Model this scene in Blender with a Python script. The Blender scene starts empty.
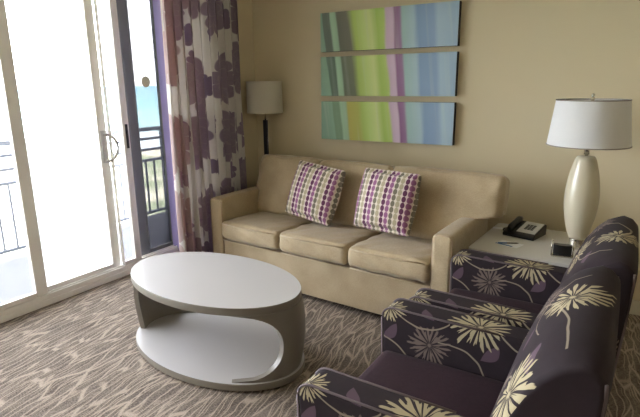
import bpy, math, random
from mathutils import Vector, Matrix
random.seed(4)
C = bpy.context.scene.collection
PI = math.pi
S, CO = math.sin, math.cos

# ------------------------------------------------------------------ materials
def lin(c):
    return tuple(((v/255)/12.92 if v/255 <= .04045 else ((v/255+.055)/1.055)**2.4) for v in c) + (1,)

class NT:
    """tiny wrapper to write node graphs"""
    def __init__(s, mat): s.t = mat.node_tree; s.n = s.t.nodes; s.l = s.t.links
    def put(s, node, idx, v):
        if isinstance(v, bpy.types.NodeSocket): s.l.new(v, node.inputs[idx])
        elif v is not None: node.inputs[idx].default_value = v
    def m(s, op, a, b=None, c=None, clamp=False):
        n = s.n.new('ShaderNodeMath'); n.operation = op; n.use_clamp = clamp
        for i, v in enumerate((a, b, c)): s.put(n, i, v)
        return n.outputs[0]
    def v(s, op, a, b=None, scale=None):
        n = s.n.new('ShaderNodeVectorMath'); n.operation = op
        s.put(n, 0, a); s.put(n, 1, b)
        if scale is not None: s.put(n, 'Scale', scale)
        return n.outputs['Value'] if op in ('LENGTH', 'DISTANCE', 'DOT_PRODUCT') else n.outputs[0]
    def coord(s, kind='Object'): return s.n.new('ShaderNodeTexCoord').outputs[kind]
    def sep(s, v):
        n = s.n.new('ShaderNodeSeparateXYZ'); s.put(n, 0, v); return n.outputs
    def comb(s, x=0., y=0., z=0.):
        n = s.n.new('ShaderNodeCombineXYZ')
        for i, q in enumerate((x, y, z)): s.put(n, i, q)
        return n.outputs[0]
    def noise(s, vec, scale, detail=2, rough=.5, out='Fac'):
        n = s.n.new('ShaderNodeTexNoise'); s.put(n, 'Vector', vec); n.inputs['Scale'].default_value = scale
        n.inputs['Detail'].default_value = detail; n.inputs['Roughness'].default_value = rough
        return n.outputs[out]
    def mix(s, f, a, b):
        n = s.n.new('ShaderNodeMix'); n.data_type = 'RGBA'
        s.put(n, 0, f); s.put(n, 6, a); s.put(n, 7, b); return n.outputs[2]
    def ramp(s, f, stops, interp='LINEAR'):
        n = s.n.new('ShaderNodeValToRGB'); s.put(n, 0, f); r = n.color_ramp; r.interpolation = interp
        while len(r.elements) < len(stops): r.elements.new(.5)
        for e, (p, c) in zip(r.elements, stops): e.position = p; e.color = c
        return n.outputs[0]
    def smooth(s, v, lo, hi):
        n = s.n.new('ShaderNodeMapRange'); n.interpolation_type = 'SMOOTHSTEP'
        s.put(n, 0, v); n.inputs[1].default_value = lo; n.inputs[2].default_value = hi
        return n.outputs[0]
    def bump(s, h, strength, dist=.002):
        n = s.n.new('ShaderNodeBump'); s.put(n, 'Height', h); n.inputs['Strength'].default_value = strength
        n.inputs['Distance'].default_value = dist; return n.outputs[0]

def mat(name, col=(128,128,128), rough=.6, metal=0, spec=.5, sheen=0, fn=None, coat=0):
    m = bpy.data.materials.new(name); m.use_nodes = True
    b = m.node_tree.nodes['Principled BSDF']
    b.inputs['Base Color'].default_value = lin(col); b.inputs['Roughness'].default_value = rough
    b.inputs['Metallic'].default_value = metal; b.inputs['Specular IOR Level'].default_value = spec
    b.inputs['Sheen Weight'].default_value = sheen; b.inputs['Coat Weight'].default_value = coat
    if fn: fn(NT(m), b)
    return m

def weave(c1, c2, scale=160, bump=.25):
    def f(n, b):
        o = n.coord('Object')
        a = n.noise(n.v('MULTIPLY', o, (1, 1, 6)), scale*.5, 2); c = n.noise(n.v('MULTIPLY', o, (6, 6, 1)), scale*.5, 2)
        w = n.m('ADD', n.m('MULTIPLY', a, .5), n.m('MULTIPLY', c, .5))
        big = n.noise(o, 5, 3)
        n.put(b, 'Base Color', n.mix(n.smooth(n.m('ADD', n.m('MULTIPLY', w, .6), n.m('MULTIPLY', big, .4)), .38, .62), lin(c1), lin(c2)))
        wr = n.noise(o, 9, 3, .55)
        h = n.m('ADD', n.m('MULTIPLY', wr, 6), w)
        n.put(b, 'Normal', n.bump(h, bump, .004))
    return f

def plaster(c1, c2):
    def f(n, b):
        o = n.coord('Object')
        n.put(b, 'Base Color', n.mix(n.noise(o, 1.5, 3), lin(c1), lin(c2)))
        n.put(b, 'Normal', n.bump(n.noise(o, 260, 2), .12, .001))
    return f

def carpet(n, b):
    o = n.coord('Object')
    warp = n.v('SCALE', n.v('SUBTRACT', n.noise(o, 3.2, 2, .5, 'Color'), (.5, .5, .5)), scale=.11)
    p = n.v('ADD', o, warp)
    x, y, z = n.sep(p)
    a = .12
    u = n.m('ADD', n.m('MULTIPLY', x, CO(a)), n.m('MULTIPLY', y, S(a)))
    v = n.m('SUBTRACT', n.m('MULTIPLY', y, CO(a)), n.m('MULTIPLY', x, S(a)))
    def lines(su, sv, off, w0, w1):
        vo = n.n.new('ShaderNodeTexVoronoi'); vo.feature = 'DISTANCE_TO_EDGE'; vo.voronoi_dimensions = '2D'
        vo.inputs['Scale'].default_value = 1; vo.inputs['Randomness'].default_value = .95
        n.put(vo, 'Vector', n.comb(n.m('MULTIPLY_ADD', u, su, off), n.m('MULTIPLY', v, sv)))
        return n.m('SUBTRACT', 1, n.smooth(vo.outputs['Distance'], w0, w1))
    l1 = lines(23, 3.0, 0, .02, .10); l2 = lines(30, 2.4, 7.3, .015, .085)
    fade = n.smooth(n.noise(o, 4, 2), .3, .6)
    l = n.m('MAXIMUM', l1, n.m('MULTIPLY', l2, fade))
    dash = n.noise(n.v('MULTIPLY', o, (60, 260, 1)), 1, 1)
    patch = n.noise(n.v('MULTIPLY', o, (1, .4, 1)), 14, 2)
    base = n.mix(n.smooth(n.m('ADD', n.m('MULTIPLY', dash, .7), n.m('MULTIPLY', patch, .3)), .36, .64), lin((86, 77, 70)), lin((140, 129, 119)))
    l = n.m('MULTIPLY', l, n.smooth(n.noise(o, 150, 1), .2, .5))
    n.put(b, 'Base Color', n.mix(n.m('MULTIPLY', l, .8), base, lin((186, 171, 155))))
    n.put(b, 'Normal', n.bump(n.m('ADD', n.noise(o, 500, 2), l), .35, .003))

# a burst flower as a node group: in uv, centre, turn, radius -> mask
def burst_group(name, petals, thin, wide, jag):
    g = bpy.data.node_groups.new(name, 'ShaderNodeTree')
    g.interface.new_socket('UV', in_out='INPUT', socket_type='NodeSocketVector')
    g.interface.new_socket('Centre', in_out='INPUT', socket_type='NodeSocketVector')
    g.interface.new_socket('Turn', in_out='INPUT', socket_type='NodeSocketFloat')
    g.interface.new_socket('Radius', in_out='INPUT', socket_type='NodeSocketFloat')
    g.interface.new_socket('Mask', in_out='OUTPUT', socket_type='NodeSocketFloat')
    class W: pass
    w = W(); w.node_tree = g; n = NT(w)
    gi = n.n.new('NodeGroupInput').outputs; go = n.n.new('NodeGroupOutput')
    d = n.v('SUBTRACT', gi[0], gi[1]); x, y, z = n.sep(d)
    ang = n.m('ADD', n.m('ARCTAN2', y, x), gi[2])
    r = n.m('DIVIDE', n.v('LENGTH', n.comb(x, y)), gi[3])
    # petal lengths vary with the angle
    dirv = n.comb(n.m('COSINE', ang), n.m('SINE', ang), gi[2])
    ln = n.m('MULTIPLY_ADD', n.noise(dirv, 6.5, 2), jag*2.6, 1-jag*1.6)
    wob = n.m('MULTIPLY', n.noise(dirv, 1.8, 1), 5.0)
    c = n.m('COSINE', n.m('ADD', n.m('MULTIPLY', ang, petals), n.m('ADD', wob, n.m('MULTIPLY', r, .8))))
    c2 = n.m('COSINE', n.m('ADD', n.m('MULTIPLY', ang, 11), n.m('ADD', n.m('MULTIPLY', wob, -1.3), 1.9)))
    # threshold: thin stalks inside, wide petals at two thirds, closing at the tip
    q = n.m('DIVIDE', r, ln)
    bell = n.m('POWER', n.m('MAXIMUM', n.m('SINE', n.m('MULTIPLY', n.m('MINIMUM', n.m('POWER', q, 2.3), 1), PI)), 0), .7)
    thr = n.m('SUBTRACT', thin, n.m('MULTIPLY', bell, thin-wide))
    pet = n.smooth(n.m('SUBTRACT', c, thr), -.08, .12)
    q2 = n.m('MULTIPLY', q, 1.45)
    bell2 = n.m('POWER', n.m('MAXIMUM', n.m('SINE', n.m('MULTIPLY', n.m('MINIMUM', n.m('POWER', q2, 2.2), 1), PI)), 0), 1.0)
    pet = n.m('MAXIMUM', pet, n.m('MULTIPLY', n.smooth(n.m('SUBTRACT', c2, n.m('SUBTRACT', 1.05, n.m('MULTIPLY', bell2, 1.0))), -.06, .12), n.m('LESS_THAN', q2, 1)))
    core = n.m('SUBTRACT', 1, n.smooth(q, .05, .14))
    ins = n.m('SUBTRACT', 1, n.smooth(q, .93, 1.0))
    n.l.new(n.m('MULTIPLY', n.m('MAXIMUM', pet, core), ins), go.inputs[0])
    return g
BURST = burst_group('burst flower', 22, .985, -.05, .42)

def floral(flowers, dull, leaves, stems):
    """flowers, dull: (u, v, radius); leaves: (u, v, length, angle); stems: (u0,v0,u1,v1,bow)"""
    def f(n, b):
        uv = n.n.new('ShaderNodeUVMap').outputs[0]
        uvw = n.v('ADD', uv, n.v('SCALE', n.v('SUBTRACT', n.noise(uv, 9, 1, .5, 'Color'), (.5, .5, .5)), scale=.02))
        def burst(lst, ph):
            out = None
            for i, (u, v, r) in enumerate(lst):
                g = n.n.new('ShaderNodeGroup'); g.node_tree = BURST
                n.put(g, 0, uvw); g.inputs[1].default_value = (u, v, 0); g.inputs[2].default_value = ph + i*1.7; g.inputs[3].default_value = r
                out = g.outputs[0] if out is None else n.m('MAXIMUM', out, g.outputs[0])
            return out
        F = burst(flowers, .4); D = burst(dull, 2.1)
        x, y, z = n.sep(uvw)
        L = None
        for (u, v, ln, a) in leaves:
            dx = n.m('SUBTRACT', x, u); dy = n.m('SUBTRACT', y, v)
            p = n.m('ADD', n.m('MULTIPLY', dx, CO(a)/ln), n.m('MULTIPLY', dy, S(a)/ln))
            q = n.m('SUBTRACT', n.m('MULTIPLY', dy, CO(a)/ln), n.m('MULTIPLY', dx, S(a)/ln))
            q = n.m('SUBTRACT', q, n.m('MULTIPLY', n.m('MULTIPLY', p, p), .5))
            w = n.m('SUBTRACT', .22, n.m('MULTIPLY', n.m('MULTIPLY', p, p), .9))
            k = n.smooth(n.m('SUBTRACT', w, n.m('ABSOLUTE', q)), 0, .03)
            L = k if L is None else n.m('MAXIMUM', L, k)
        T = None
        for (u0, v0, u1, v1, bow) in stems:
            ln = math.hypot(u1-u0, v1-v0); a = math.atan2(v1-v0, u1-u0)
            dx = n.m('SUBTRACT', x, u0); dy = n.m('SUBTRACT', y, v0)
            p = n.m('ADD', n.m('MULTIPLY', dx, CO(a)/ln), n.m('MULTIPLY', dy, S(a)/ln))
            q = n.m('SUBTRACT', n.m('MULTIPLY', dy, CO(a)/ln), n.m('MULTIPLY', dx, S(a)/ln))
            arc = n.m('MULTIPLY', n.m('MULTIPLY', p, n.m('SUBTRACT', 1, p)), 4*bow)
            e = n.m('MULTIPLY', n.m('ABSOLUTE', n.m('SUBTRACT', q, arc)), ln)
            on = n.m('MULTIPLY', n.m('GREATER_THAN', p, 0), n.m('LESS_THAN', p, 1))
            k = n.m('MULTIPLY', n.m('SUBTRACT', 1, n.smooth(e, .0025, .005)), on)
            T = k if T is None else n.m('MAXIMUM', T, k)
        c = n.mix(n.noise(uv, 12, 2), lin((36, 28, 33)), lin((47, 38, 43)))
        if L is not None: c = n.mix(n.m('MULTIPLY', L, .75), c, lin((98, 78, 92)))
        if T is not None: c = n.mix(n.m('MULTIPLY', T, .8), c, lin((150, 138, 120)))
        if D is not None: c = n.mix(n.m('MULTIPLY', D, .55), c, lin((138, 122, 112)))
        if F is not None: c = n.mix(n.m('MULTIPLY', F, .95), c, lin((172, 160, 130)))
        n.put(b, 'Base Color', c)
        n.put(b, 'Normal', n.bump(n.noise(uv, 420, 2), .15, .001))
    return f

ARM_F = [(-.43, .615, .085), (-.03, .635, .135), (.33, .50, .11), (-.60, .33, .09)]
ARM_D = [(-.235, .475, .105), (.13, .33, .10), (-.40, .20, .09)]
ARM_L = [(-.26, .625, .10, -.9), (.03, .50, .12, .9), (-.42, .49, .11, .8), (.2, .66, .10, -.7), (-.13, .29, .1, .5)]
ARM_S = [(-.40, .60, -.15, .60, -.22), (-.20, .50, .02, .33, .25), (.06, .60, .26, .56, -.2), (-.46, .47, -.30, .30, .15), (-.30, .72, -.08, .71, .22)]
BK_F = [(.35, .345, .125), (-.35, .50, .15), (.05, .70, .13)]
BK_D = [(.10, .22, .10), (-.12, .36, .10), (.20, .58, .09)]
BK_L = [(-.29, .60, .14, .3), (.0, .50, .12, .5), (.36, .55, .10, 1.0), (-.30, .30, .12, -.5)]
BK_S = [(.34, .36, -.33, .72, -.15), (.25, .75, -.12, .60, .3), (-.35, .50, -.05, .25, .2)]
BK2_F = [(.05, .53, .125), (-.04, .76, .11), (-.35, .45, .12), (.36, .30, .1)]
BK2_D = [(.26, .66, .09), (-.15, .30, .10)]
BK2_L = [(.2, .42, .12, .5), (-.2, .62, .12, .3)]
BK2_S = [(.05, .55, -.26, .74, .18), (-.04, .76, .24, .68, .25), (.05, .53, .25, .3, .2)]

def dots(n, b):
    uv = n.n.new('ShaderNodeUVMap').outputs[0]
    x, y, z = n.sep(uv)
    X = n.m('MULTIPLY', x, 29.0); Y = n.m('MULTIPLY', y, 23.5)
    fx = n.m('SUBTRACT', n.m('FRACT', X), .5); fy = n.m('SUBTRACT', n.m('FRACT', Y), .5)
    r = n.m('ADD', n.m('POWER', n.m('ABSOLUTE', n.m('MULTIPLY', fx, 2.25)), 2), n.m('POWER', n.m('ABSOLUTE', n.m('MULTIPLY', fy, 1.95)), 2))
    k = n.m('SUBTRACT', 1, n.smooth(r, .75, 1.1))
    i = n.m('DIVIDE', n.m('MODULO', n.m('FLOOR', X), 4), 5)
    i = n.m('ADD', i, .01)
    col = n.ramp(i, [(0, lin((92, 38, 76))), (.2, lin((142, 88, 130))), (.4, lin((112, 104, 90))), (.6, lin((170, 160, 134))), (.8, lin((150, 140, 120)))], 'CONSTANT')
    lil = n.m('MULTIPLY', n.m('LESS_THAN', i, .38), .5)
    back = n.mix(lil, lin((216, 206, 190)), lin((218, 192, 206)))
    n.put(b, 'Base Color', n.mix(k, back, col))
    n.put(b, 'Normal', n.bump(n.noise(n.coord('Object'), 300, 2), .2, .001))

def curtain_print(n, b):
    uv = n.n.new('ShaderNodeUVMap').outputs[0]
    w = n.v('ADD', uv, n.v('SCALE', n.v('SUBTRACT', n.noise(uv, 3, 1, .5, 'Color'), (.5, .5, .5)), scale=.12))
    def layer(sc, off, R, pet):
        vo = n.n.new('ShaderNodeTexVoronoi'); vo.voronoi_dimensions = '2D'; vo.feature = 'F1'
        vo.inputs['Scale'].default_value = sc; vo.inputs['Randomness'].default_value = .55
        p = n.v('ADD', w, (off, off*1.7, 0)); n.put(vo, 'Vector', p)
        x, y, z = n.sep(n.v('SUBTRACT', p, vo.outputs['Position']))
        a = n.m('ARCTAN2', y, x); r = n.v('LENGTH', n.comb(x, y))
        sc_ = n.m('ABSOLUTE', n.m('COSINE', n.m('MULTIPLY', a, pet)))
        lim = n.m('MULTIPLY_ADD', n.m('POWER', sc_, .5), R*.28, R*.72)
        q = n.m('DIVIDE', r, lim)
        m_ = n.m('SUBTRACT', 1, n.smooth(q, .96, 1.02))
        ring = n.m('MULTIPLY', n.smooth(n.m('ABSOLUTE', n.m('SUBTRACT', n.m('FRACT', n.m('MULTIPLY', q, 3)), .5)), .40, .47), m_)
        rad = n.m('MULTIPLY', n.m('SUBTRACT', 1, n.smooth(sc_, .04, .16)), m_)
        return m_, n.m('MAXIMUM', ring, rad), vo.outputs['Color']
    m1, k1, c1 = layer(1.9, 0.0, .235, 5); m2, k2, c2 = layer(2.6, 3.37, .09, 4)
    cc = n.sep(c1)[0]
    u = n.sep(uv)[0]
    tone = n.smooth(n.m('ADD', u, n.m('MULTIPLY', cc, .5)), .35, 1.25)
    brown = n.mix(tone, lin((196, 172, 170)), lin((166, 150, 168)))
    dark = n.mix(tone, lin((180, 154, 164)), lin((156, 140, 164)))
    c = lin((232, 228, 224))
    c = n.mix(m2, c, dark); c = n.mix(m1, c, brown)
    c = n.mix(n.m('MULTIPLY', n.m('MULTIPLY', k1, m1), .35), c, lin((196, 184, 180)))
    n.put(b, 'Base Color', c)
    n.put(b, 'Normal', n.bump(n.noise(uv, 300, 2), .1, .001))
    # light comes softly through the cloth
    t = n.n.new('ShaderNodeBsdfTranslucent'); n.put(t, 'Color', c)
    mx = n.n.new('ShaderNodeMixShader'); mx.inputs[0].default_value = .5
    out = n.n['Material Output']; n.l.new(b.outputs[0], mx.inputs[1]); n.l.new(t.outputs[0], mx.inputs[2]); n.l.new(mx.outputs[0], out.inputs[0])

def art(k):
    """painted vertical veils, continuing over the three canvases"""
    def f(n, b):
        x, y, z = n.sep(n.coord('Object'))
        no = n.noise(n.comb(n.m('MULTIPLY', x, 3), n.m('MULTIPLY', z, .7), k*3.1), 2.2, 2)
        lean = n.m('MULTIPLY', n.m('ADD', z, .35*(1-k)), .075)
        bulge = n.m('MULTIPLY', n.smooth(x, -.5, .1), .6)
        t = n.m('ADD', n.m('ADD', n.m('DIVIDE', x, 1.18), .5), n.m('MULTIPLY', lean, n.m('SUBTRACT', 1.6, bulge)))
        t = n.m('ADD', t, n.m('MULTIPLY', n.m('SUBTRACT', no, .5), .05))
        gk = [(104, 118, 106), (98, 124, 108), (132, 164, 134)][k]
        st = [(0, (142, 178, 158)), (.065, (150, 188, 164)), (.075, gk), (.12, gk), (.135, (176, 210, 180)), (.175, (164, 200, 170)),
              (.19, [(110, 112, 98), (104, 116, 94), (196, 190, 96)][k]), (.27, [(120, 120, 104), (116, 124, 98), (190, 196, 100)][k]),
              (.31, (184, 212, 112)), (.36, (200, 226, 134)), (.43, (216, 232, 156)), (.48, (176, 210, 104)), (.525, (190, 218, 124)),
              (.54, (218, 194, 216)), (.585, (226, 204, 226)), (.60, (150, 104, 148)), (.64, (160, 126, 168)),
              (.655, (168, 202, 202)), (.74, (178, 206, 218)), (.77, (138, 168, 206)), (.87, (148, 174, 210)), (.90, (176, 202, 220)), (1, (164, 190, 214))]
        c = n.ramp(t, [(p, lin(q)) for p, q in st])
        veil = n.noise(n.comb(n.m('ADD', n.m('MULTIPLY', x, 16), n.m('MULTIPLY', z, 2.0)), n.m('MULTIPLY', z, .8), k), 1, 3)
        c = n.mix(n.m('MULTIPLY', n.smooth(veil, .5, .8), .3), c, lin((214, 226, 214)))
        n.put(b, 'Base Color', c)
    return f

def ocean(n, b):
    o = n.coord('Object'); x, y, z = n.sep(o)
    d = n.m('ABSOLUTE', x)
    c = n.ramp(n.m('DIVIDE', d, 1400), [(0, lin((215, 225, 215))), (.10, lin((225, 232, 225))), (.125, lin((170, 208, 200))), (.25, lin((142, 192, 190))), (1, lin((124, 172, 182)))])
    foam = n.smooth(n.noise(n.v('MULTIPLY', o, (.06, .012, 1)), 1, 3), .55, .7)
    c = n.mix(n.m('MULTIPLY', foam, n.m('MULTIPLY', n.m('LESS_THAN', d, 320), .6)), c, lin((240, 244, 240)))
    n.put(b, 'Base Color', c)

def sandm(n, b):
    o = n.coord('Object')
    g = n.smooth(n.noise(o, .09, 4, .6), .42, .6)
    n.put(b, 'Base Color', n.mix(g, lin((226, 214, 186)), lin((150, 160, 120))))

def glass(name, tint, haze):
    m = bpy.data.materials.new(name); m.use_nodes = True; n = NT(m); n.n.remove(n.n['Principled BSDF'])
    t = n.n.new('ShaderNodeBsdfTransparent'); t.inputs[0].default_value = tint
    h = n.n.new('ShaderNodeBsdfTranslucent'); h.inputs[0].default_value = (.95, .97, 1, 1)
    g = n.n.new('ShaderNodeBsdfGlossy'); g.inputs['Roughness'].default_value = .02
    m1 = n.n.new('ShaderNodeMixShader')
    patchy = n.m('MULTIPLY', n.noise(n.coord('Object'), 3, 3), 2*haze)
    n.put(m1, 0, patchy)
    n.l.new(t.outputs[0], m1.inputs[1]); n.l.new(h.outputs[0], m1.inputs[2])
    fr = n.n.new('ShaderNodeFresnel'); fr.inputs[0].default_value = 1.45
    m2 = n.n.new('ShaderNodeMixShader'); n.put(m2, 0, n.m('MULTIPLY', fr.outputs[0], .8)); n.l.new(m1.outputs[0], m2.inputs[1]); n.l.new(g.outputs[0], m2.inputs[2])
    n.l.new(m2.outputs[0], n.n['Material Output'].inputs[0])
    return m

M = {}
M['wall'] = mat('beige wall paint', rough=.55, spec=.35, fn=plaster((213, 200, 169), (217, 204, 174)))
M['wall_bluish'] = mat('bluish lit reveal', rough=.6, fn=plaster((150, 138, 190), (154, 142, 196)))  # lavender stands in for bluish daylight on the recess wall
M['ceiling'] = mat('ceiling paint', rough=.9, fn=plaster((222, 216, 204), (226, 220, 208)))
M['trim'] = mat('trim paint', (214, 206, 188), .5)
M['carpet'] = mat('carpet', rough=.95, spec=.1, fn=carpet)
M['alu'] = mat('white door frame', (206, 200, 192), .45, fn=lambda n, b: n.put(b, 'Base Color', n.mix(n.noise(n.coord('Object'), 6, 3), lin((240, 237, 233)), lin((232, 229, 224)))))
M['alu_dark'] = mat('slate door frame', (98, 99, 102), .5)
M['glass_mid'] = glass('salt hazed glass', (.92, .92, .93, 1), .14)  # translucent share makes this pane unevenly milky
M['glass_left'] = glass('clear door glass', (.84, .84, .85, 1), .009)
M['glass_tint'] = glass('tinted glass', (.28, .28, .285, 1), .0006)
M['chrome'] = mat('chrome', (215, 212, 205), .18, 1)
M['white_metal'] = mat('white handle', (190, 188, 186), .35)
M['rail'] = mat('railing paint', (66, 72, 82), .5)
M['deck'] = mat('balcony deck', rough=.8, fn=lambda n, b: n.put(b, 'Base Color', n.mix(n.noise(n.coord('Object'), 5, 4), lin((62, 64, 70)), lin((72, 74, 80)))))
M['ocean'] = mat('ocean', rough=.5, spec=.2, fn=ocean)
M['sand'] = mat('sand', rough=.9, fn=sandm)
M['curtain'] = mat('printed curtain', rough=.85, sheen=.2, fn=curtain_print)
M['sofa'] = mat('sofa cloth', rough=.62, spec=.35, sheen=.25, fn=weave((160, 142, 112), (182, 164, 134)))
M['sofa_pipe'] = mat('sofa piping', (150, 130, 104), .7)
M['dots'] = mat('dotted pillow cloth', rough=.8, sheen=.2, fn=dots)
M['dots_pipe'] = mat('pillow piping', (120, 100, 108), .8)
M['table'] = mat('pearl lacquer', rough=.32, spec=.5, fn=lambda n, b: n.put(b, 'Base Color', n.mix(n.noise(n.coord('Object'), 2, 2), lin((183, 181, 181)), lin((189, 187, 187)))))
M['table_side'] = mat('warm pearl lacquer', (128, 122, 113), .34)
M['arm_cloth'] = mat('floral arm cloth', rough=.8, spec=.2, sheen=.02, fn=floral(ARM_F, ARM_D, ARM_L, ARM_S))
M['back_cloth'] = mat('floral back cloth', rough=.8, spec=.2, sheen=.02, fn=floral(BK_F, BK_D, BK_L, BK_S))
M['back_cloth_far'] = mat('floral back cloth, other cut', rough=.8, spec=.2, sheen=.02, fn=floral(BK2_F, BK2_D, BK2_L, BK2_S))
M['plum'] = mat('plum cloth', rough=.85, spec=.2, sheen=.02, fn=weave((42, 26, 33), (50, 31, 39)))
M['welt'] = mat('chair welt', (96, 84, 88), .7)
M['darkwood'] = mat('dark wood', (48, 36, 30), .4)
M['laminate'] = mat('white laminate', (214, 212, 208), .3)
M['laminate_edge'] = mat('laminate edge', (150, 146, 140), .4)
M['sticker'] = mat('olive sticker', (205, 190, 120), .6)
M['shade'] = mat('linen shade', rough=.85, fn=weave((232, 232, 234), (238, 238, 240), 240, .08))
M['shade_rim'] = mat('shade rim', (150, 142, 134), .8)
M['cream_shade'] = mat('cream shade', rough=.85, fn=weave((206, 200, 184), (214, 208, 192), 240, .05))
for k in ('shade', 'cream_shade', 'sticker'):
    n = NT(M[k]); t = n.n.new('ShaderNodeBsdfTranslucent'); t.inputs[0].default_value = (.8, .78, .74, 1)
    mx = n.n.new('ShaderNodeMixShader'); mx.inputs[0].default_value = .5 if k == 'sticker' else .25
    n.l.new(n.n['Principled BSDF'].outputs[0], mx.inputs[1]); n.l.new(t.outputs[0], mx.inputs[2]); n.l.new(mx.outputs[0], n.n['Material Output'].inputs[0])
M['ceramic'] = mat('cream ceramic', (202, 194, 172), .28, coat=.35)
M['black'] = mat('black plastic', (22, 22, 24), .35)
M['face'] = mat('phone face', (205, 205, 205), .5)
M['key'] = mat('phone key', (70, 72, 76), .5)
M['navy_pole'] = mat('dark lamp pole', (40, 40, 52), .35)
M['paper'] = mat('white paper', (240, 242, 246), .8)
M['blue'] = mat('blue ink print', (52, 104, 160), .6)
M['canvas_edge'] = mat('canvas edge', (34, 30, 30), .8)
for k in range(3): M['art%d' % k] = mat('painted canvas %s' % 'abc'[k], rough=.55, fn=art(k))

# ------------------------------------------------------------------ mesh helpers
def mesh(name, V, F, mats, parent=None, uv=None, smooth=False, mi=None, loc=None, rz=0):
    me = bpy.data.meshes.new(name); me.from_pydata([tuple(v) for v in V], [], [tuple(f) for f in F]); me.update()
    if not isinstance(mats, (list, tuple)): mats = [mats]
    for m in mats: me.materials.append(m)
    if mi: 
        for p, i in zip(me.polygons, mi): p.material_index = i
    if uv:
        l = me.uv_layers.new(name='UVMap')
        for p in me.polygons:
            for li in p.loop_indices:
                l.data[li].uv = uv(me.vertices[me.loops[li].vertex_index].co, p.normal, me.loops[li].vertex_index)
    if smooth:
        for p in me.polygons: p.use_smooth = True
    o = bpy.data.objects.new(name, me); C.objects.link(o)
    if parent: o.parent = parent
    if loc: o.location = loc
    if rz: o.rotation_euler.z = rz
    return o

class G:
    """collects geometry for ONE part"""
    def __init__(s): s.V = []; s.F = []; s.mi = []
    def add(s, V, F, m=0):
        k = len(s.V); s.V += [tuple(v) for v in V]; s.F += [tuple(i+k for i in f) for f in F]; s.mi += [m]*len(F); return s
    def box(s, x0, x1, y0, y1, z0, z1, m=0):
        V = [(x, y, z) for x in (x0, x1) for y in (y0, y1) for z in (z0, z1)]
        return s.add(V, [(0,1,3,2),(4,6,7,5),(0,4,5,1),(2,3,7,6),(0,2,6,4),(1,5,7,3)], m)
    def tube(s, pts, r, seg=8, m=0, closed=False):
        pts = [Vector(p) for p in pts]; N = len(pts); V = []; F = []
        up = Vector((0, 0, 1))
        rr = r if isinstance(r, (list, tuple)) else [r]*N
        for i, p in enumerate(pts):
            if closed: t = pts[(i+1) % N]-pts[i-1]
            else: t = pts[min(i+1, N-1)]-pts[max(i-1, 0)]
            t.normalize(); a = t.cross(up)
            if a.length < .05: a = t.cross(Vector((1, 0, 0)))
            a.normalize(); b = t.cross(a).normalized()
            if a.dot(Vector((1, .3, .1))) < 0 and False: a = -a
            for j in range(seg):
                q = 2*PI*j/seg; V.append(p+(a*CO(q)+b*S(q))*rr[i])
        for i in range(N if closed else N-1):
            for j in range(seg):
                k = (i+1) % N
                F.append((i*seg+j, i*seg+(j+1) % seg, k*seg+(j+1) % seg, k*seg+j))
        if not closed: F += [tuple(range(seg))[::-1], tuple((N-1)*seg+j for j in range(seg))]
        return s.add(V, F, m)
    def lathe(s, prof, seg=40, c=(0, 0), m=0, closed=False):
        V = []; F = []
        for r, z in prof:
            for j in range(seg):
                q = 2*PI*j/seg; V.append((c[0]+r*CO(q), c[1]+r*S(q), z))
        n = len(prof)
        for i in range(n if closed else n-1):
            for j in range(seg):
                k = (i+1) % n
                F.append((i*seg+j, i*seg+(j+1) % seg, k*seg+(j+1) % seg, k*seg+j))
        if not closed:
            F += [tuple(range(seg))[::-1], tuple((n-1)*seg+j for j in range(seg))]
        return s.add(V, F, m)
    def build(s, name, mats, parent=None, bevel=0, smooth=False, uv=None, seg=2, **k):
        o = mesh(name, s.V, s.F, mats, parent, uv=uv, smooth=smooth, mi=s.mi, **k)
        if bevel:
            b = o.modifiers.new('bevel', 'BEVEL'); b.width = bevel; b.segments = seg; b.limit_method = 'ANGLE'; b.angle_limit = .6
            for p in o.data.polygons: p.use_smooth = True
            o.modifiers.new('wn', 'WEIGHTED_NORMAL').keep_sharp = True
        elif smooth:
            pass
        return o

def prism(G_, prof, y0, y1, m=0, n=1):
    """profile in XZ swept along Y"""
    k = len(prof); V = []; F = []
    for i in range(n+1):
        y = y0+(y1-y0)*i/n
        V += [(x, y, z) for x, z in prof]
    for i in range(n):
        for j in range(k): F.append((i*k+j, i*k+(j+1) % k, (i+1)*k+(j+1) % k, (i+1)*k+j))
    F += [tuple(range(k))[::-1], tuple(n*k+j for j in range(k))]
    return G_.add(V, F, m)

def empty(name, loc, rz=0):
    o = bpy.data.objects.new(name, None); C.objects.link(o); o.location = loc; o.rotation_euler.z = rz; o.empty_display_size = .1; return o
def tag(o, label, cat, group=None):
    o['label'] = label; o['category'] = cat
    if group: o['group'] = group
    return o
def struct(o, label=None):
    o['kind'] = 'structure'
    if label: o['label'] = label
    return o

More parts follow.
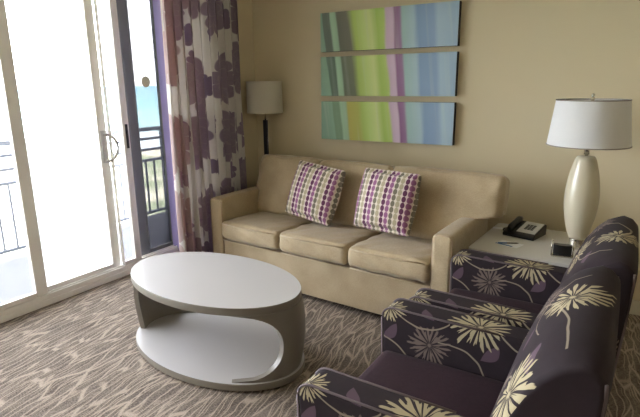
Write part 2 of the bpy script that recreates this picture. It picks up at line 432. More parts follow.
def cushion(hx, hy, hz, r, puff=0, n=14, pinch=0, sag=0, wr=0, seed=0):
    """soft rounded block: list of vertices and quads; hx, hy, hz half sizes"""
    rnd = random.Random(seed); ph = [rnd.uniform(0, 6) for _ in range(6)]
    idx = {}; V = []; F = []
    def vert(a, b, c):
        key = (a, b, c)
        if key in idx: return idx[key]
        u, v, w = (2*a/n-1, 2*b/n-1, 2*c/n-1)
        # denser near the edges
        e = lambda t: math.copysign(1-(1-abs(t))**1.35, t)
        u, v, w = e(u), e(v), e(w)
        p = Vector((u*hx, v*hy, w*hz))
        q = Vector((max(-hx+r, min(hx-r, p.x)), max(-hy+r, min(hy-r, p.y)), max(-hz+r, min(hz-r, p.z))))
        d = p-q
        if d.length > 1e-6: p = q+d.normalized()*r
        fu, fv, fw = 1-u*u, 1-v*v, 1-w*w
        p.z += math.copysign(1, w)*puff*(fu*fv)**.6*abs(w)
        p.y += math.copysign(1, v)*puff*.35*fu*fw*abs(v)
        p.x += math.copysign(1, u)*puff*.35*fv*fw*abs(u)
        if pinch:
            k = abs(u)**6*abs(v)**6; p.x *= 1+pinch*k; p.y *= 1+pinch*k
            edge = (1-pinch*1.2*(fu if abs(v) > .9 else 0)); p.y *= edge if abs(v) > .9 else 1
        if sag: p.z -= sag*(1-min(1, abs(u)))*(1-min(1, abs(v)))
        if wr:
            p.z += wr*(S(9*u+4*v+ph[0])*S(5*v+ph[1])+.6*S(17*u-9*v+ph[2]))*abs(w)*(.3+abs(u)**2)
            p.y += wr*.6*S(8*u+5*w+ph[3])*abs(v)
        idx[key] = len(V); V.append(p); return idx[key]
    R = range(n)
    for a in R:
        for b in R:
            F.append((vert(a, b, 0), vert(a, b+1, 0), vert(a+1, b+1, 0), vert(a+1, b, 0)))
            F.append((vert(a, b, n), vert(a+1, b, n), vert(a+1, b+1, n), vert(a, b+1, n)))
            F.append((vert(a, 0, b), vert(a+1, 0, b), vert(a+1, 0, b+1), vert(a, 0, b+1)))
            F.append((vert(a, n, b), vert(a, n, b+1), vert(a+1, n, b+1), vert(a+1, n, b)))
            F.append((vert(0, a, b), vert(0, a, b+1), vert(0, a+1, b+1), vert(0, a+1, b)))
            F.append((vert(n, a, b), vert(n, a+1, b), vert(n, a+1, b+1), vert(n, a, b+1)))
    return V, F

def xf(V, mtx): return [mtx @ Vector(v) for v in V]

# ------------------------------------------------------------------ the room
YB = 3.95          # back wall
XL = -3.125        # side wall beside the curtain
XD = -3.60         # plane of the sliding door
ZC = 2.60
XR, YN = 2.6, -2.6
struct(G().box(XD-.02, XR+.1, YN-.1, YB+.1, -.12, 0).build('floor', M['carpet']), 'taupe carpet with pale branching streaks')
struct(G().box(XD-.15, XR+.1, YN-.1, YB+.1, ZC, ZC+.12).build('ceiling', M['ceiling']))
struct(G().box(XD-.15, XR+.1, YB, YB+.12, 0, ZC).build('wall_back', M['wall']), 'beige wall behind the sofa')
struct(G().box(XR, XR+.1, YN-.1, YB, 0, ZC).build('wall_right', M['wall']))
struct(G().box(XD-.15, XR, YN-.1, YN, 0, ZC).build('wall_front', M['wall']))
JY = 3.27          # far jamb of the door recess
J0 = -.90  # near end of the opening, moved out of view so more daylight enters
g = G().box(XL-.03, XL, JY, YB, 0, ZC)
g.box(XD-.12, XL, YN, J0-.08, 0, ZC).box(XD-.12, XL, J0-.08, JY, 2.52, ZC)
struct(g.build('wall_left', M['wall']), 'beige side wall beside the curtain')
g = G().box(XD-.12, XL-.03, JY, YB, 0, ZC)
struct(g.build('trim_1', M['wall_bluish']), 'lavender side of the balcony door recess, bluish daylight put into its colour')
struct(G().box(XL, XR, YB-.014, YB, 0, .105).box(XL, XR, YB-.02, YB, .09, .105).build('baseboard_back', M['trim'], bevel=.003))
struct(G().box(XL, XL+.014, JY, YB-.02, 0, .105).build('baseboard_left', M['trim'], bevel=.003))
struct(G().box(XR-.014, XR, YN, YB-.02, 0, .105).build('baseboard_right', M['trim'], bevel=.003))

# sliding balcony door: track, four panels
tr = G().box(XD-.12, XD, J0, JY, 0, .045).box(XD-.12, XD-.006, J0, JY, .045, .085)
tr.box(XD-.03, XD-.018, J0, JY, .085, .097).box(XD-.075, XD-.063, J0, JY, .085, .097)
o = struct(tr.build('trim_2', M['alu'], bevel=.003), 'white bottom track of the sliding balcony door')
struct(G().box(XD-.12, XD, J0, JY, 2.46, 2.52).box(XD-.12, XD, J0-.08, J0, 0, 2.52).build('trim_3', M['alu'], bevel=.003), 'white head and near post of the balcony door')

def panel(name, y0, y1, x, w0, w1, gm, fm, label, t=.036, strip=None):
    e = empty(name, (x, y0, .09)); struct(e, label)
    H = 2.37; L = y1-y0
    f = G().box(-t/2, t/2, 0, w0, 0, H).box(-t/2, t/2, L-w1, L, 0, H).box(-t/2, t/2, w0, L-w1, 0, .035).box(-t/2, t/2, w0, L-w1, H-.06, H)
    f.box(-t/2-.004, t/2+.004, w0-.018, w0-.008, 0, H) if w0 > .06 else None
    f.build('door_frame', fm, e, bevel=.003)
    G().box(-.004, .004, w0-.004, L-w1+.004, .031, H-.056).build('pane', gm, e)
    return e
panel('door_added', J0, .42, XD-.066, .07, .08, M['glass_left'], M['alu'], 'unseen door panel added near the camera to let in more daylight')  # extra panel out of view, added to brighten the room
panel('door_1', .35, 1.965, XD-.022, .07, .085, M['glass_left'], M['alu'], 'near sliding door panel with clear glass')
p2 = panel('door_2', 1.90, 2.650, XD-.066, .09, .078, M['glass_mid'], M['alu'], 'sliding door panel with handle and hazy glass')
# second white stile standing beside the first
panel('door_3', 2.652, 2.835, XD-.022, .008, .062, M['glass_left'], M['alu'], 'narrow white-edged door panel past the handle')
panel('door_4', 2.872, JY, XD-.098, .128, .002, M['glass_tint'], M['alu_dark'], 'slate framed door panel with tinted glass')
# handle, a D of bent tube on a back plate
h = G().box(.018, .030, .655, .695, .90, 1.16)
pts = [(.034, .672, 1.13)]
for i in range(13):
    a = PI*i/12; pts.append((.040+.020*S(a), .676+.105*S(a), 1.02+.110*CO(a)))
pts.append((.034, .672, .91))
h.tube(pts, .012, 10)
ho = h.build('door_handle', M['white_metal'], p2, bevel=.002); ho.location.y = .03
k = G(); n_ = 28
V = [(0, 0, 0)]+[(0, .046*CO(2*PI*i/n_), .046*S(2*PI*i/n_)) for i in range(n_)]
V += [(.0015, v[1], v[2]) for v in V]
F = [(0, 1+(i+1) % n_, 1+i) for i in range(n_)]+[(n_+1, n_+2+i, n_+2+(i+1) % n_) for i in range(n_)]+[(1+i, 1+(i+1) % n_, n_+2+(i+1) % n_, n_+2+i) for i in range(n_)]
st = mesh('door_sticker', V, F, M['sticker'], loc=(XD-.0935, 3.13, 1.632))
tag(st, 'round olive sticker on the tinted balcony door glass', 'sticker')
lk = G().box(0, .008, 0, .022, 0, .20).box(.008, .014, .005, .017, .07, .13)
tag(lk.build('door_lock', M['black'], loc=(XD-.003, 2.795, 1.09), bevel=.002), 'narrow black latch plate on white door post beside the slate frame', 'latch')

# balcony
struct(G().box(-5.15, XD-.12, -3.0, 6.5, -.14, -.02).build('floor_balcony', M['deck']), 'grey balcony floor outside the sliding door')
struct(G().box(-5.15, XD-.15, -3.0, 6.5, 3.0, 3.2).build('balcony_shade_slab', M['ceiling']), 'unseen slab added above the balcony to shade its deck')  # out of view, added to keep skylight off deck and railing
rl = empty('balcony_railing', (-5.0, 0, -.02)); tag(rl, 'slate blue metal railing around the balcony outside the glass', 'railing')
for z, hh in ((1.09, .045), (.975, .028), (.845, .028), (.715, .03), (.07, .03)):
    G().box(-.025, .025, -2.8, 6.2, z-hh/2+.02, z+hh/2+.02).build('rail', M['rail'], rl, bevel=.004)
for y in (-2.2, -.55, 1.10, 2.75, 4.42, 6.07):
    G().box(-.03, .03, y-.028, y+.028, 0, 1.10).build('post', M['rail'], rl, bevel=.004)
y = -2.0
while y < 6.0:
    if min(abs(y-q) for q in (-2.2, -.55, 1.10, 2.75, 4.42, 6.07)) > .05:
        G().box(-.009, .009, y-.009, y+.009, .075, .72).build('baluster', M['rail'], rl)
    y += .125
struct(G().box(-112, -14, -400, 500, -15.3, -15).build('ground', M['sand']), 'pale beach and dune grass below the balcony')
struct(G().box(-26000, -112, -20000, 26000, -16, -15.2).build('sea', M['ocean'], loc=(0, 0, 0)), 'teal ocean beyond the beach')

# ------------------------------------------------------------------ curtain
def curtain():
    NU, NZ = 220, 30; L = .90; V = []; F = []; U = []
    z0, z1 = .02, 2.46
    arc = 0; prev = None; row = []
    for i in range(NU+1):
        t = i/NU; y = 2.745+.875*t
        folds = 9.5; ph = folds*2*PI*t+.8*S(7*t)
        amp = .040*(.75+.35*S(5*t+1))
        row.append((t, y, ph, amp))
    for j in range(NZ+1):
        z = z0+(z1-z0)*j/NZ
        k = .8+.35*(1-j/NZ)
        for i, (t, y, ph, amp) in enumerate(row):
            x = -3.025+amp*k*S(ph+.25*S(2.2*z))+.010*S(2*ph+z)
            yy = y+.022*CO(ph*1.0)*k
            V.append((x, yy, z)); U.append((t*1.75, z))
    for j in range(NZ):
        for i in range(NU):
            a = j*(NU+1)+i; F.append((a, a+1, a+NU+2, a+NU+1))
    o = mesh('curtain', V, F, M['curtain'], uv=lambda co, n, i: U[i], smooth=True)
    s = o.modifiers.new('thickness', 'SOLIDIFY'); s.thickness = .003
    return tag(o, 'floor-length drape printed with mauve and brown leaves beside the balcony door', 'curtain')
curtain()
rod = G().tube([(-3.03, -1.0, 2.49), (-3.03, 3.8, 2.49)], .014, 10)
for y in (-1.0, 3.8): rod.lathe([(0.001, 2.46), (.022, 2.475), (.03, 2.49), (.022, 2.505), (0.001, 2.52)], 14, (-3.03, y))
rod.box(-3.125, -3.03, 3.7, 3.715, 2.484, 2.496).box(-3.125, -3.03, -1.0, -.985, 2.484, 2.496)
tag(rod.build('curtain_rod', M['chrome']), 'metal rod above the balcony door carrying the printed drape', 'curtain rod')

# ------------------------------------------------------------------ sofa
SA = math.radians(-3.2)
sofa = empty('sofa', (-1.862, 3.325, 0), SA)
tag(sofa, 'tan three-seat fabric sofa against the beige wall', 'sofa')
HW = 1.04; FY = -.365; RY = .385
cl, pi_ = M['sofa'], M['sofa_pipe']
b = G().box(-HW+.125, HW-.125, FY+.015, RY-.12, .05, .345)
b.build('base', cl, sofa, bevel=.012)
for s in (-1, 1):
    # arm: flat panel with a soft top
    V, F = cushion(.065, .365, .325, .022, puff=.012, n=16)
    zt = .365
    V = [(v.x+s*(HW-.065), v.y, v.z+zt) for v in V]
    G().add(V, F).build('arm', cl, sofa, smooth=True)
    # piping round the arm front
    xo, xi = s*(HW-.003), s*(HW-.127)
    pts = [(xo, FY+.010, .06), (xo, FY+.010, .665), (xo-s*.02, FY+.010, .688), (xi+s*.02, FY+.010, .688), (xi, FY+.010, .665), (xi, FY+.010, .06)]
    G().tube(pts, .0045, 6).build('piping', pi_, sofa, smooth=True)
# back frame
bk = G(); bp = [(.20, .30), (.28, .90), (.30, .925), (.36, .925), (.385, .90), (.385, .05), (.20, .05)]
V = []; 
for x in (-HW+.005, HW-.005):
    V += [(x, y, z) for y, z in bp]
k = len(bp); F = [(j, (j+1) % k, k+(j+1) % k, k+j) for j in range(k)]+[tuple(range(k))[::-1], tuple(k+j for j in range(k))]
bk.add(V, F).build('back_frame', cl, sofa, bevel=.012)
sw = (HW-.13)*2/3
for i in range(3):
    cx = -HW+.13+sw*(i+.5)
    V, F = cushion(sw/2-.004, .285, .072, .035, puff=.022, n=26, wr=.0045, seed=i)
    V = [(v.x+cx, v.y-.105, v.z+.428+(.012*(-v.y/.28))) for v in V]
    sc = G().add(V, F).build('seat_cushion', cl, sofa, smooth=True)
    for zz in (.497, .362):
        pts = [(cx-sw/2+.03, -.385, zz), (cx-.1, -.397, zz), (cx+.1, -.397, zz), (cx+sw/2-.03, -.385, zz)]
        G().tube(pts, .0045, 6).build('piping', cl, sc, smooth=True)
bw = 2*HW/3+.012
for i in range(3):
    x0 = [-HW+.065, -HW+.01+2*HW/3, -HW+4*HW/3-.01][i]; x1 = [-HW+2*HW/3+.01, HW-2*HW/3-.01, HW+.135][i]
    cx = (x0+x1)/2; hw = (x1-x0)/2
    V, F = cushion(hw, .26, .085, .04, puff=.03, n=26, wr=.006, seed=10+i)
    out = []
    mt = Matrix.Translation((cx, .225, .725)) @ Matrix.Rotation(math.radians(90-17), 4, 'X')
    for v in V:
        q = mt @ Vector(v)
        # the end cushions step in over the arms
        if q.z < .71:
            k = min(1, (.71-q.z)/.03)
            lim = HW-.135
            if q.x < -lim: q.x += (-lim-q.x)*k
            if q.x > lim: q.x += (lim-q.x)*k
        out.append(q)
    c = G().add(out, F).build('back_cushion', cl, sofa, smooth=True)
for x in (-HW+.09, HW-.09):
    for y in (-.30, .32):
        G().lathe([(.018, 0), (.026, .045), (.026, .055)], 14, (x, y)).build('leg', M['darkwood'], sofa)

# throw pillows
def pillow(c, rz, tilt, roll, uoff, label):
    e = empty('throw_pillow', c, rz); tag(e, label, 'pillow', 'dotted throw pillows on the sofa')
    V, F = cushion(.215, .215, .03, .028, puff=.062, n=26, pinch=.05, wr=.0015, seed=int(uoff*10))
    mt = Matrix.Rotation(tilt, 4, 'X') @ Matrix.Rotation(roll, 4, 'Z')
    loc = [Vector(v) for v in V]
    g = G().add([mt @ v for v in loc], F)
    o = g.build('pillow_cover', M['dots'], e, smooth=True, uv=lambda co, n, i: (loc[i].x+.21+uoff, loc[i].y+.21))
    pts = []
    q = .21
    for i in range(40):
        a = 2*PI*i/40; x, y = CO(a), S(a)
        s_ = q/max(abs(x), abs(y)); k = 1-.05*(1-min(1, abs(abs(x)-abs(y))*0+abs(2*x*y)))
        pts.append(mt @ Vector((x*s_*k, y*s_*k, 0)))
    G().tube(pts, .004, 6, closed=True).build('piping', M['dots_pipe'], e, smooth=True)
    return e
pillow((-2.085, 3.33, .765), math.radians(-3), math.radians(70), math.radians(-7), .07, 'purple and taupe dotted throw pillow on the left half of the sofa')
pillow((-1.445, 3.28, .775), math.radians(-3), math.radians(70), math.radians(-2), .20, 'purple and taupe dotted throw pillow on the right half of the sofa')

# ------------------------------------------------------------------ wall art
names = ['topmost of three wide abstract canvases in green, pink and blue', 'middle of three wide abstract canvases in green, pink and blue', 'lowest of three wide abstract canvases, with a yellow patch']
for k, (z0, z1) in enumerate(((1.862, 2.175), (1.495, 1.82), (1.122, 1.448))):
    g = G(); hx = .592; hz = (z1-z0)/2; d = .055
    g.box(-hx, hx, -d, 0, -hz, hz)
    o = g.build('wall_art', [M['art%d' % k], M['canvas_edge']], loc=(-1.765, YB, (z0+z1)/2))
    for p in o.data.polygons: p.material_index = 0 if p.normal.y < -.5 else 1
    tag(o, names[k], 'painting', 'abstract canvases above the sofa')

# ------------------------------------------------------------------ coffee table
ct = empty('coffee_table', (-2.048, 2.100, 0), math.radians(-3.6))
tag(ct, 'oval pearl-white coffee table with cut-out curved sides, in front of the sofa', 'coffee table')
A, B = .610, .366
def disc(z0, z1, s, name, mt_, r=.006, N=96):
    g = G(); V = []; F = []
    prof = [(s-.03, z0), (s-.004, z0), (s, z0+r), (s, z1-r), (s-.004, z1), (s-.03, z1)]
    prof = [(0.0, z0)]+prof+[(0.0, z1)]
    rows = prof[1:-1]
    for f, z in rows:
        for i in range(N):
            a = 2*PI*i/N; V.append((A*f*CO(a), B*f*S(a), z))
    for j in range(len(rows)-1):
        for i in range(N): F.append((j*N+i, j*N+(i+1) % N, (j+1)*N+(i+1) % N, (j+1)*N+i))
    F += [tuple(range(N))[::-1], tuple((len(rows)-1)*N+i for i in range(N))]
    mi = [1]*len(F); mi[-1] = 0; 
    for q in range(N): mi[(len(rows)-2)*N+q] = 0
    g.add(V, F); g.mi = mi
    o = g.build(name, mt_, ct)
    return o
disc(.443, .486, 1.0, 'tabletop', [M['table'], M['table_side']])
disc(.012, .052, 1.02, 'lower_shelf', [M['table'], M['table_side']])
disc(0, .012, .97, 'plinth', [M['table_side'], M['table_side']])
def shell(p0, pm, wide):
    NZ, NA = 24, 40; V = []; F = []; th = .034
    for side in (0, 1):
        for j in range(NZ+1):
            t = j/NZ; z = .052+(.443-.052)*t; q = abs(2*t-1)
            pe = pm+wide*(1-math.sqrt(max(0, 1-q**2.4)))
            bul = 1.0+.05*S(PI*(t*.85+.02))
            for i in range(NA+1):
                a = p0+(pe-p0)*i/NA
                aa, bb = A*bul-side*th-.008, B*bul-side*th-.008
                V.append((aa*CO(a), bb*S(a), z))
    W = NA+1; Q = (NZ+1)*W
    for j in range(NZ):
        for i in range(NA):
            a = j*W+i; F.append((a, a+1, a+W+1, a+W)); F.append((Q+a, Q+a+W, Q+a+W+1, Q+a+1))
        a = j*W; F.append((a, a+W, Q+a+W, Q+a)); a = j*W+NA; F.append((a, Q+a, Q+a+W, a+W))
    for i in range(NA):
        F.append((i, Q+i, Q+i+1, i+1)); a = NZ*W+i; F.append((a, a+1, Q+a+1, Q+a))
    o = mesh('side_panel', V, F, M['table_side'], ct, smooth=True)
    o.modifiers.new('es', 'EDGE_SPLIT').split_angle = .9
rad = math.radians
shell(rad(205), rad(166), rad(-35))
shell(rad(25), rad(-14), rad(-35))

# ------------------------------------------------------------------ armchairs
def armchair(loc, rz, label, cloth='back_cloth'):
    e = empty('armchair', loc, rz); tag(e, label, 'armchair', 'dark floral armchairs')
    fx = -.465; HY = .412
    G().box(fx+.03, .36, -HY+.10, HY-.10, .13, .275).build('seat_rail', M['arm_cloth'], e, bevel=.012, uv=lambda co, n, i: (co.y*1.0+.1, co.z+.05))
    V, F = cushion(.30, HY-.125, .075, .03, puff=.014, n=16)
    G().add([(v.x-.15, v.y, v.z+.335) for v in V], F).build('seat_cushion', M['plum'], e, smooth=True)
    for s in (-1, 1):
        y0, y1 = (HY-.125, HY) if s > 0 else (-HY, -HY+.125)
        # side outline: rounded upper front corner
        pr = [(fx+.01, .13)]
        r_ = .055
        for i in range(7):
            a = PI-(PI/2)*i/6; pr.append((fx+r_+r_*CO(a), .612-r_+r_*S(a)))
        pr += [(-.2, .607), (.05, .602), (.27, .598), (.30, .13)]
        def auv(co, n, i, y0=y0, y1=y1):
            if abs(n.y) > .6: return (co.x, co.z) if n.y < 0 else (co.x+.06, co.z+.1)
            if n.z > .6: return (co.x, .605+(co.y-y0))
            return (fx-(co.y-y0), co.z)
        o = prism(G(), pr, y0, y1).build('arm', M['arm_cloth'], e, bevel=.016, uv=auv, seg=3)
        for yy in (y0+.004, y1-.004):
            pts = [(x, yy, z) for x, z in pr[:-2]]
            pts = [(x-(.001 if i < 8 else 0), y, z-.001) for i, (x, y, z) in enumerate(pts)]
            G().tube(pts, .0045, 6).build('piping', M['welt'], o, smooth=True)
    # backrest: reclined slab with a soft rolled top
    front = [(.085, .27), (.115, .42), (.158, .60), (.20, .72), (.238, .81), (.275, .868), (.32, .912), (.375, .936)]
    rear = [(.425, .925), (.447, .90), (.45, .86), (.435, .60), (.415, .35), (.40, .13)]
    pr = front+rear+[(.10, .13)]
    sl = [0]
    for i in range(1, len(pr)): sl.append(sl[-1]+math.hypot(pr[i][0]-pr[i-1][0], pr[i][1]-pr[i-1][1]))
    NY = 14; k = len(pr); V = []; F = []; U = []
    for i in range(NY+1):
        t = i/NY; y = -HY+2*HY*t; c = 1-(abs(2*t-1))**8
        for j, (x, z) in enumerate(pr):
            dx = -.018*(1-c*1.0) if False else 0
            V.append((x-(.014*c if j < 8 else 0)+.012*(1-c)*(1 if j < 8 else -1), y, z-(.012*(1-c) if z > .8 else 0))); U.append((y, sl[j]))
    for i in range(NY):
        for j in range(k): F.append((i*k+j, i*k+(j+1) % k, (i+1)*k+(j+1) % k, (i+1)*k+j))
    F += [tuple(range(k))[::-1], tuple(NY*k+j for j in range(k))]
    def buv(co, n, i):
        if abs(n.y) > .9: return (co.x-.1, co.z+.1)
        return U[i]
    bo = mesh('backrest', V, F, M[cloth], e, uv=buv)
    bv = bo.modifiers.new('bevel', 'BEVEL'); bv.width = .016; bv.segments = 3; bv.limit_method = 'ANGLE'; bv.angle_limit = .9
    for p in bo.data.polygons: p.use_smooth = True
    bo.modifiers.new('wn', 'WEIGHTED_NORMAL')
    for yy in (-HY+.006, HY-.006):
        pts = [(x-.012, yy, z-(.012 if z > .8 else 0)) for x, z in rear[1:]]
        G().tube(pts, .005, 6).build('piping', M['welt'], bo, smooth=True)
    for x in (fx+.07, .36):
        for y in (-HY+.06, HY-.06):
            g = G(); w0, w1 = .018, .026
            g.add([(x-w0, y-w0, 0), (x+w0, y-w0, 0), (x+w0, y+w0, 0), (x-w0, y+w0, 0), (x-w1, y-w1, .135), (x+w1, y-w1, .135), (x+w1, y+w1, .135), (x-w1, y+w1, .135)],
                  [(3, 2, 1, 0), (4, 5, 6, 7), (0, 1, 5, 4), (1, 2, 6, 5), (2, 3, 7, 6), (3, 0, 4, 7)])
            g.build('leg', M['darkwood'], e, bevel=.003)
    return e
ch = armchair((-.415, 1.685, 0), 0, 'plum armchair with cream burst flowers, nearest the camera')
armchair((-.362, 2.555, 0), 0, 'plum armchair with cream burst flowers, beside the white end table', 'back_cloth_far')

# ------------------------------------------------------------------ end table and what stands on it
ET = math.radians(-3)
et = empty('end_table', (-.455, 3.50, 0), ET)
tag(et, 'white square end table between the sofa and the far armchair', 'end table')
TZ = .56
def rrect(hx, hy, r, z0, z1, seg=6):
    P = []
    for cx, cy, a0 in ((hx-r, hy-r, 0), (-hx+r, hy-r, PI/2), (-hx+r, -hy+r, PI), (hx-r, -hy+r, 1.5*PI)):
        for i in range(seg+1):
            a = a0+PI/2*i/seg; P.append((cx+r*CO(a), cy+r*S(a)))
    n = len(P); V = [(x, y, z0) for x, y in P]+[(x, y, z1) for x, y in P]
    F = [tuple(range(n))[::-1], tuple(range(n, 2*n))]+[(i, (i+1) % n, n+(i+1) % n, n+i) for i in range(n)]
    return V, F
V, F = rrect(.345, .36, .035, TZ-.03, TZ)
G().add(V, F).build('tabletop', M['laminate'], et, bevel=.004)
G().box(-.31, -.285, -.32, .32, .03, TZ-.03).box(.285, .31, -.32, .32, .03, TZ-.03).box(-.285, .285, .295, .32, .03, TZ-.03).build('body', M['laminate'], et, bevel=.002)
G().box(-.285, .285, -.31, .295, .17, .19).build('shelf', M['laminate'], et, bevel=.002)
for x in (-.28, .28):
    for y in (-.29, .29): G().box(x-.02, x+.02, y-.02, y+.02, 0, .03).build('foot', M['darkwood'], et)

# table lamp
tl = empty('table_lamp', (-.218, 3.50, TZ)); tag(tl, 'tall cream ceramic table lamp with white drum shade on the end table', 'table lamp')
G().lathe([(.05, 0), (.052, .004), (.052, .012), (.046, .018), (.046, .062), (.040, .068)], 36).build('base', M['chrome'], tl, smooth=False, bevel=.001)
pf = []
for i in range(29):
    t = i/28; z = .066+.52*t
    r = .046+(.053)*S(PI*min(1, max(0, t*.93+.03)))**.9 if True else 0
    pf.append((r*(1 if t < .97 else .93), z))
pf += [(.034, .589), (.012, .591)]
G().lathe(pf, 48).build('lamp_body', M['ceramic'], tl, smooth=True)
G().tube([(0, 0, .588), (0, 0, .96)], .009, 12).tube([(0, 0, .60), (0, 0, .66)], .016, 12).build('neck', M['chrome'], tl, smooth=True)
def drum(r0, r1, z0, z1, name, mt_, par, rim):
    g = G().lathe([(r0, z0), (r1, z1), (r1-.003, z1), (r0-.003, z0)], 64, closed=True)
    o = g.build(name, mt_, par, smooth=True); o.modifiers.new('es', 'EDGE_SPLIT').split_angle = .8
    for r, z in ((r0, z0+.003), (r1, z1-.003)):
        N = 64; G().tube([(r*CO(2*PI*i/N), r*S(2*PI*i/N), z) for i in range(N)], .0038, 6, closed=True).build('shade_rim', rim, o, smooth=True)
    sp = G()
    for i in range(3):
        a = 2*PI*i/3+.4; sp.tube([(0, 0, z1-.02), (r1*CO(a)*.99, r1*S(a)*.99, z1-.006)], .002, 6)
    sp.build('spider', M['chrome'], o)
    return o
drum(.232, .200, .655, .93, 'lamp_shade', M['shade'], tl, M['shade_rim'])
G().lathe([(.004, .94), (.010, .946), (.011, .956), (.006, .964), (.001, .966)], 16).build('finial', M['chrome'], tl, smooth=True)

# desk phone
ph = empty('desk_phone', (-.55, 3.63, TZ), math.radians(-14)); tag(ph, 'black desk telephone with white keypad face on the end table', 'telephone')
g = G(); pr = [(-.105, 0), (-.105, .022), (-.08, .035), (.09, .075), (.105, .070), (.105, 0)]
# wedge rises toward the wall: profile in YZ
V = [(x, y, z) for x in (-.115, .105) for y, z in pr]; k = len(pr)
F = [(j, k+j, k+(j+1) % k, (j+1) % k) for j in range(k)]+[tuple(range(k)), tuple(k+j for j in range(k))[::-1]]
g.add(V, F).build('body', M['black'], ph, bevel=.006)
def onslope(x, y, dz=0): return (x, y, .035+(y+.08)*.04/.17+dz)
V = [onslope(-.03, -.075, .0015), onslope(.095, -.075, .0015), onslope(.095, .085, .0015), onslope(-.03, .085, .0015)]
V += [(x, y, z+.002) for x, y, z in V]
fp = G().add(V, [(3, 2, 1, 0), (4, 5, 6, 7), (0, 1, 5, 4), (1, 2, 6, 5), (2, 3, 7, 6), (3, 0, 4, 7)]).build('keypad_face', M['face'], ph)
for r in range(4):
    for c in range(3):
        x, y = .002+c*.022, -.030+r*.019
        p = onslope(x, y, .0035)
        G().box(p[0], p[0]+.016, p[1], p[1]+.013, p[2], p[2]+.005).build('key', M['key'], fp)
hs = G().tube([onslope(-.075, -.085, .012), onslope(-.075, -.06, .020), onslope(-.075, 0, .026), onslope(-.075, .06, .020), onslope(-.075, .09, .012)], [.018, .023, .017, .023, .018], 12)
hs.build('handset', M['black'], ph, smooth=True)
pts = []
for i in range(60):
    t = i/59; pts.append((-.115-.045*S(PI*t)+.005*CO(i*1.6), -.06+.16*t, .012+.005*S(i*1.6)))
G().tube(pts, .0025, 5).build('cord', M['black'], ph, smooth=True)

# note card, pen, slip
nt = G().box(-.075, .075, -.05, .05, 0, .002)
tag(nt.build('note_card', M['paper'], loc=(-.60, 3.365, TZ), rz=math.radians(-16)), 'small white note card with blue edge at the front of the end table', 'note card')
nc = bpy.data.objects['note_card']
G().box(-.075, .04, -.05, -.033, .002, .0024).build('blue_stripe', M['blue'], nc)
pe = empty('pen', (-.605, 3.362, TZ+.0075), math.radians(24)); tag(pe, 'blue and white ballpoint pen lying on the note card', 'pen')
G().tube([(-.068, 0, 0), (-.01, 0, 0)], .005, 8).build('cap', M['blue'], pe, smooth=True)
G().tube([(-.01, 0, 0), (.05, 0, 0), (.066, 0, 0)], [.0042, .0042, .001], 8).build('barrel', M['darkwood'], pe, smooth=True)
tag(G().box(-.05, .03, -.02, .02, 0, .002).build('paper_slip', M['paper'], loc=(-.735, 3.72, TZ), rz=.2), 'white paper slip beside the telephone by the wall', 'paper')

# small black clock held between chrome posts
ck = empty('desk_clock', (-.275, 3.275, TZ), math.radians(6)); tag(ck, 'small black desk clock held between two chrome posts beside the lamp', 'clock')
V = []; F = []; N = 12
for j, z in enumerate((.012, .075)):
    for i in range(N+1):
        t = i/N*2-1; V.append((t*.052, -.018-.014*(1-t*t), z))
    for i in range(N+1):
        t = 1-i/N*2; V.append((t*.052, .016, z))
k = 2*(N+1)
F = [(j, (j+1) % k, k+(j+1) % k, k+j) for j in range(k)]+[tuple(range(k))[::-1], tuple(k+j for j in range(k))]
G().add(V, F).build('clock_body', M['black'], ck, bevel=.003)
for s in (-1, 1):
    G().tube([(s*.060, 0, 0), (s*.060, 0, .088)], .005, 10).lathe([(.001, .086), (.007, .09), (.007, .096), (.001, .1)], 12, (s*.060, 0)).build('post', M['chrome'], ck, smooth=True)
G().box(-.062, .062, -.035, .02, 0, .010).build('base', M['chrome'], ck, bevel=.003)

# ------------------------------------------------------------------ floor lamp behind the sofa
fl = empty('floor_lamp', (-2.89, 3.778, 0)); tag(fl, 'slim dark floor lamp with white drum shade in the corner behind the sofa', 'floor lamp')
G().lathe([(.115, 0), (.115, .012), (.10, .018), (.02, .024)], 36).build('base', M['navy_pole'], fl)
G().box(-.021, .021, -.012, .012, .02, 1.28).build('pole', M['navy_pole'], fl, bevel=.003)
G().tube([(0, 0, 1.27), (0, 0, 1.60)], .008, 10).tube([(0, 0, 1.38), (0, 0, 1.44)], .016, 12).build('neck', M['chrome'], fl, smooth=True)
drum(.165, .160, 1.345, 1.625, 'lamp_shade', M['cream_shade'], fl, M['cream_shade'])

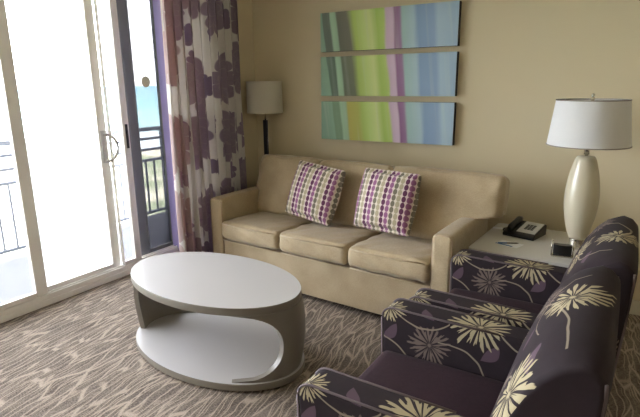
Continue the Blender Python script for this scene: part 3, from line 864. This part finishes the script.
# ------------------------------------------------------------------ light
w = bpy.data.worlds.new('World'); bpy.context.scene.world = w; w.use_nodes = True
n = NT(w); bg = n.n['Background']
d = n.coord('Generated'); zz = n.sep(d)[2]
n.put(bg, 'Color', n.ramp(n.m('MAXIMUM', zz, 0), [(0, (.98, .985, 1, 1)), (.25, (.95, .97, 1, 1)), (1, (.80, .87, 1, 1))]))
bg.inputs['Strength'].default_value = 9.0
# portal only tells the renderer where the daylight comes in
pl = bpy.data.lights.new('portal', 'AREA'); pl.shape = 'RECTANGLE'; pl.size = 2.28; pl.size_y = JY-J0; pl.cycles.is_portal = True
po = bpy.data.objects.new('daylight_portal', pl); C.objects.link(po); po.location = (XD-.16, (J0+JY)/2, 1.22); po.rotation_euler = (0, -PI/2, 0)
# unseen fill light added under the ceiling behind the camera, no fixture
def fill_light(x, y, e):
    l = bpy.data.lights.new('fill_disk', 'AREA'); l.shape = 'DISK'; l.size = .3; l.energy = e; l.color = (1, .86, .68)
    o = bpy.data.objects.new('fill_lamp', l); C.objects.link(o); o.location = (x, y, ZC-.03)
fill_light(1.4, -.8, 5)

# ------------------------------------------------------------------ camera
cam = bpy.data.cameras.new('camera'); co = bpy.data.objects.new('camera', cam); C.objects.link(co)
yaw, pitch, roll = math.radians(31.4538), math.radians(13.8355), math.radians(-.6595)
f = Vector((-S(yaw)*CO(pitch), CO(yaw)*CO(pitch), -S(pitch))); r = Vector((CO(yaw), S(yaw), 0)); u = r.cross(f)
r2 = CO(roll)*r+S(roll)*u; u2 = -S(roll)*r+CO(roll)*u
mw = Matrix((r2, u2, -f)).transposed().to_4x4(); mw.translation = (0, 0, 1.6)
co.matrix_world = mw
cam.sensor_width = 36; cam.lens = 507.262/640*36; cam.clip_end = 50000; cam.clip_start = .05
sc = bpy.context.scene; sc.camera = co
sc.view_settings.view_transform = 'Standard'; sc.view_settings.look = 'None'; sc.view_settings.gamma = 1
sc.view_settings.exposure = 1.55; sc.view_settings.use_curve_mapping = False
